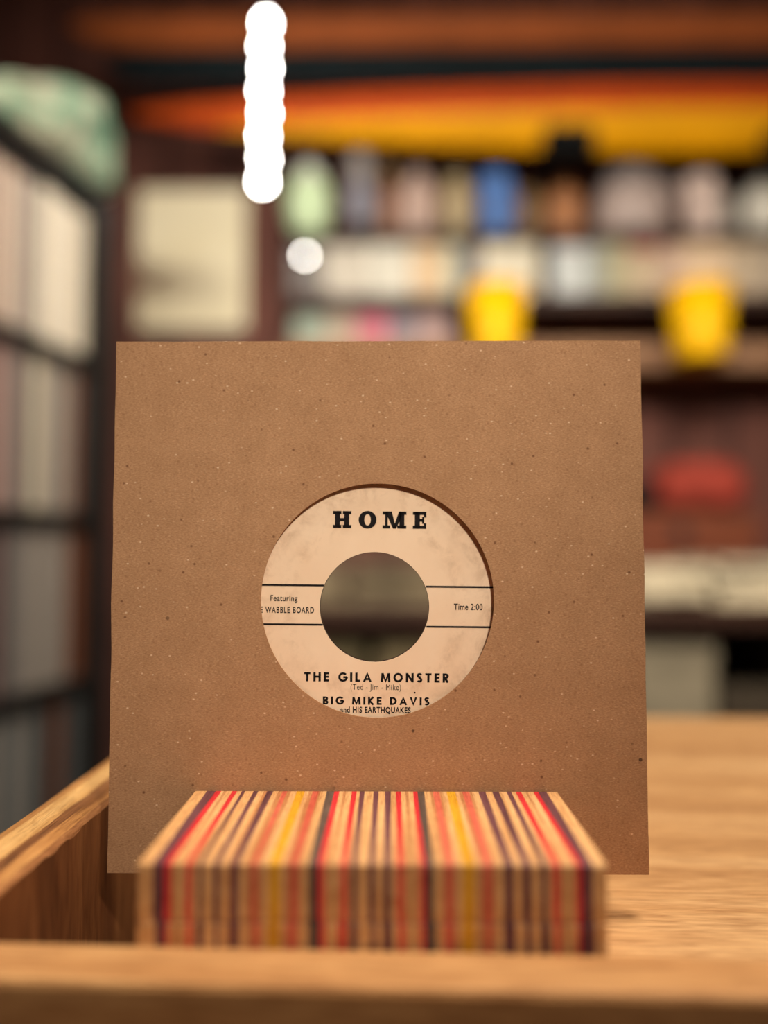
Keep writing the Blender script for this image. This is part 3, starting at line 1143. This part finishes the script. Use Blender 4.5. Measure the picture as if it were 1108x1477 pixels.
pot('vase', 636, 682, 258, bulb, [(0, 1, 'body', (168, 148, 112))], 'olive-tan rounded vase left of the blue mug', 'vase')
pot('mug', 690, 738, 258, mug, [(0, 1, 'body', (74, 112, 172))], 'blue mug on the top wall shelf', 'mug', True)
pot('vase', 746, 778, 274, bulb, [(0, 1, 'body', (128, 98, 62))], 'small olive-brown vase right of the blue mug', 'vase')
pot('vase', 786, 840, 268, bulb, [(0, 1, 'body', (160, 106, 66))], 'round orange-brown vase right of the small olive-brown one', 'vase')
pot('kettle', 856, 958, 242, dome, [(0, .62, 'body', (160, 142, 134)), (.62, 1, 'lid', (112, 104, 102))], 'wide grey kettle with domed lid on the top shelf', 'kettle', True)
pot('mug', 984, 1034, 262, mug, [(0, 1, 'body', (200, 176, 164))], 'pinkish white mug right of the grey kettle', 'mug', True)
pot('vase', 1040, 1062, 280, bulb, [(0, 1, 'body', (152, 148, 138))], 'small grey vase between the pinkish mug and the white jar', 'vase')
pot('ginger_jar', 1070, 1128, 256, jar, [(0, .78, 'body', (206, 200, 186)), (.78, 1, 'lid', (196, 190, 176))], 'white lidded jar at the right end of the top shelf', 'jar')

# yellow pails hung on the tan shelf
ypl = plain('yellow_enamel', (236, 178, 2), 0.45, 0.15, 0.04, 10)
for (x0, x1, lb) in ((670, 760, 'yellow pail hung on the tan shelf, above the sleeve'), (962, 1058, 'yellow pail hung on the tan shelf, right of the sleeve')):
    Yp = YS0 - 0.115
    a, b = P(x0, 418, Yp), P(x1, 520, Yp)
    r = (b.x - a.x) / 2
    zb_, zt = b.z, a.z
    H = zt - zb_
    o = thing('pail', lb, 'pail', ((a.x + b.x) / 2, Yp, zb_), 0, 'yellow pails')
    bm = NB()
    lathe(bm, [(0, 0), (r * .72, 0), (r * .76, H * .03), (r * .96, H * .96), (r * .93, H * .96), (r * .73, H * .05), (0, H * .05)], 40)
    obj('bucket', bm, ypl, o)
    bm = NB()
    lathe(bm, [(r * .93, H * .94), (r, H * .94), (r * 1.02, H * .97), (r, H), (r * .93, H), (r * .93, H * .94)], 40)
    obj('rim', bm, ypl, o)
    bm = NB()
    zs = P(750, 494, YS0).z - zb_
    tube(bm, [(0, r * .9, H * .8), (0, r * .95 + .008, H * .82), (0, 0.115 - 0.008, zs + 0.012), (0, 0.115 + 0.02, zs + 0.008)], 0.006)
    obj('hook', bm, M['black_metal'], o)

# small round light clipped to the wall-shelf end
p = P(440, 369, 2.26)
o = thing('clip_light', 'small round white light clipped on the left end of the wall shelves', 'light', p)
bm = NB()
bmesh.ops.create_uvsphere(bm, u_segments=20, v_segments=12, radius=0.0065)
obj('bulb', bm, emit('small_led', (255, 250, 240), 42), o)
bm = NB()
tube(bm, [(0, 0.006, 0), (0, 0.05, -0.03), (0, 0.115, ztop[0] - p.z + 0.004)], 0.004)
obj('stem', bm, M['black_metal'], o)
bm = NB()
bx(bm, (-0.015, 0.105, ztop[0] - p.z), (0.015, 0.15, ztop[0] - p.z + 0.01), 0, 0.002)
obj('clip', bm, M['black_metal'], o)

# ------------------------------------------------------------------ hanging string of bulbs
YL = 1.95
top = P(383, 34, YL)
bot = P(380, 262, YL)
o = thing('hanging_bulbs', 'white glowing bulbs hung one above another on a cord from the ceiling', 'hanging lamp', (top.x, YL, ZT))
bm = NB()
tube(bm, [(0, 0, 0), (0, 0, top.z - ZT), (bot.x - top.x, 0, bot.z - ZT + 0.03)], 0.003)
obj('cord', bm, M['black_metal'], o)
bm = NB()
lathe(bm, [(0, 0), (0.05, 0), (0.045, -0.02), (0, -0.025)], 24)
obj('ceiling_rose', bm, M['black_metal'], o)
lampm = emit('bulb_glow', (255, 252, 244), 75)
for k in range(8):
    q = k / 7
    p = top.lerp(bot, q) - o.location
    bm = NB()
    lathe(bm, [(0, -0.013), (0.007, -0.0115), (0.0115, -0.005), (0.0115, 0.003), (0.008, 0.011), (0.0055, 0.016), (0, 0.016)], 20)
    ob = obj('bulb', bm, lampm, o, p + Vector((0.0015 * (-1) ** k, 0, 0)))
    bm = NB()
    lathe(bm, [(0, 0.016), (0.006, 0.016), (0.0065, 0.034), (0.003, 0.036), (0, 0.036)], 16)
    obj('socket', bm, M['black_metal'], ob)

# ------------------------------------------------------------------ counter behind the bin
CT = P(1000, 874, 1.72).z               # counter top
YC0, YC1 = 1.72, 2.5
cx0, cx1 = -0.42, 1.5
cab = thing('shop_counter', 'dark wooden shop counter with open shelf, behind the sleeve', 'counter', ((cx0 + cx1) / 2, YC0, 0))
hwid = (cx1 - cx0) / 2
for (nm, lo, hi, mt) in (
        ('counter_top', (-hwid, -0.02, CT - 0.045), (hwid, YC1 - YC0, CT), 'dark_wood'),
        ('side_panel', (-hwid, 0, 0), (-hwid + 0.03, YC1 - YC0, CT - 0.045), 'dark_wood'),
        ('side_panel', (hwid - 0.03, 0, 0), (hwid, YC1 - YC0, CT - 0.045), 'dark_wood'),
        ('back_panel', (-hwid + 0.03, 0.36, 0), (hwid - 0.03, 0.38, CT - 0.045), 'black_wood'),
        ('shelf', (-hwid + 0.03, 0, CT - 0.31), (hwid - 0.03, 0.36, CT - 0.285), 'black_wood'),
        ('plinth', (-hwid + 0.03, 0.02, 0), (hwid - 0.03, 0.36, 0.12), 'black_wood')):
    bm = NB()
    bx(bm, lo, hi, 0, 0.002)
    obj(nm, bm, M[mt], cab)

# pale paper stacks along the counter front, each a separate stack of separate magazines
mag_cols = [('cream', (190, 176, 144)), ('grey-white', (170, 162, 144)), ('off-white', (198, 188, 162)), ('khaki', (118, 108, 86)), ('brown', (100, 80, 60))]
mag_m = {k: plain('magazine_' + k.replace('-', '_'), v, 0.6, 0.25, 0.12, 14) for k, v in mag_cols}
rm = random.Random(8)
stack_px = [(-0.22, 5, 'leftmost'), (0.02, 5, 'seen through the record'), (0.27, 5, 'behind the sleeve'), (0.62, 5, 'right of the sleeve'), (0.87, 6, 'furthest right')]
for (sx, n, where) in stack_px:
    z = CT
    for k in range(n):
        th = rm.uniform(0.014, 0.02)
        kind, rgb = mag_cols[(k + int(sx * 10)) % 4] if sx > 0.5 else mag_cols[3 + k % 2]
        ww, dd = rm.uniform(0.112, 0.122), rm.uniform(0.14, 0.15)
        o = thing('magazine', '', 'magazine', (sx + rm.uniform(-.012, .012), YC0 + 0.19 + rm.uniform(-.01, .01), z), rm.uniform(-.06, .06), 'magazines stacked on the counter')
        level = ['at the bottom', 'second up', 'third up', 'fourth up', 'fifth up', 'sixth up', 'seventh up'][k]
        if k == n - 1:
            level = 'on top'
        o['label'] = kind + ' magazine ' + level + ' of the counter stack ' + where
        bm = NB()
        bx(bm, (-ww, -dd, 0), (ww, dd, 0.0012))
        bx(bm, (-ww, -dd, th - 0.0012), (ww, dd, th))
        bx(bm, (-ww, -dd, 0.0012), (-ww + 0.0012, dd, th - 0.0012))
        obj('cover', bm, mag_m[kind], o)
        bm = NB()
        bx(bm, (-ww + 0.0012, -dd + 0.001, 0.0012), (ww - 0.002, dd - 0.001, th - 0.0012))
        obj('pages', bm, pages if sx > 0.5 else dark_pages, o)
        z += th

# boxes on the open shelf under the counter
zsh = CT - 0.285
gb = [(-0.38, -0.06, (104, 92, 66), 'olive-brown'), (-0.03, 0.24, (110, 96, 70), 'drab brown'), (0.27, 0.52, (92, 84, 72), 'grey-brown'),
      (0.545, 0.735, (138, 126, 104), 'olive-grey'), (0.925, 1.18, (120, 120, 110), 'grey'), (0.745, 0.915, (70, 60, 48), 'low dark brown')]
for (x0, x1, rgb, nm) in gb:
    hgt = 0.09 if nm.startswith('low') else 0.2
    o = thing('storage_box', nm + ' lidded box on the open shelf under the counter', 'box', ((x0 + x1) / 2, YC0 + 0.03, zsh), 0, 'boxes under the counter')
    ww = (x1 - x0) / 2
    mm = plain('box_card', rgb, 0.8, 0.15, 0.1, 10)
    bm = NB()
    bx(bm, (-ww + 0.004, 0.004, 0), (ww - 0.004, 0.3, hgt - 0.05), 0, 0.002)
    obj('body', bm, mm, o)
    bm = NB()
    bx(bm, (-ww, 0, hgt - 0.05), (ww, 0.304, hgt), 0, 0.002)
    obj('lid', bm, mm, o)

# brown chest with red bundle and black case at the back of the counter
a, b = P(870, 738, 2.2), P(1094, 790, 2.2)
ch = thing('wooden_chest', 'red-brown wooden chest at the back of the counter, under the red cushion', 'chest', ((a.x + b.x) / 2, 2.2, CT))
ww, hh = (b.x - a.x) / 2, a.z - CT
bm = NB()
bx(bm, (-ww, 0, 0), (ww, 0.26, hh * 0.74), 0, 0.004)
obj('body', bm, M['brown_wood'], ch)
bm = NB()
bx(bm, (-ww - 0.006, -0.006, hh * 0.75), (ww + 0.006, 0.266, hh), 0, 0.006)
obj('lid', bm, M['brown_wood'], ch)
bm = NB()
bx(bm, (-0.02, -0.012, hh * 0.62), (0.02, -0.006, hh * 0.84), 0, 0.002)
obj('latch', bm, M['black_metal'], ch)
ztc = CT + hh
red = plain('red_cloth', (140, 56, 44), 0.85, 0.1, 0.18, 12)


def cushion(name, x0, x1, v0, Y, depth, m, lb, cat, power=3.2, shear=0.0, amp=0.01):
    a, b = P(x0, v0, Y), P(x1, v0, Y)
    sx_, sz_ = (b.x - a.x) / 2, (a.z - ztc) / 2
    bm = NB()
    bmesh.ops.create_cube(bm, size=2.0)
    bmesh.ops.subdivide_edges(bm, edges=bm.edges, cuts=12, use_grid_fill=True)
    for v in bm.verts:
        q = v.co.copy()
        nn = (abs(q.x) ** power + abs(q.y) ** power + abs(q.z) ** power) ** (1 / power)
        q = q / nn
        w_ = Vector((q.x * sx_, q.y * depth / 2, q.z * sz_))
        w_ += q.normalized() * noise.noise(w_ * 16) * amp * (1 if q.z > -0.6 else 0.0)
        w_.z += shear * w_.x * (1 + q.z) / 2
        v.co = w_
    zm = min(v.co.z for v in bm.verts)
    for v in bm.verts:
        v.co.z -= zm
    for f in bm.faces:
        f.smooth = True
    o = obj(name, bm, m)
    o.location = ((a.x + b.x) / 2, Y + depth / 2, ztc)
    return tag(o, lb, cat)


cushion('cushion', 956, 1094, 660, 2.2, 0.24, red, 'red cloth cushion lying on the brown chest', 'cushion')
cushion('camera_bag', 880, 954, 688, 2.21, 0.2, plain('black_nylon', (20, 20, 19), 0.8, 0.15), 'small black soft bag beside the red cushion on the chest', 'bag', 4.0, 0.0, 0.006)
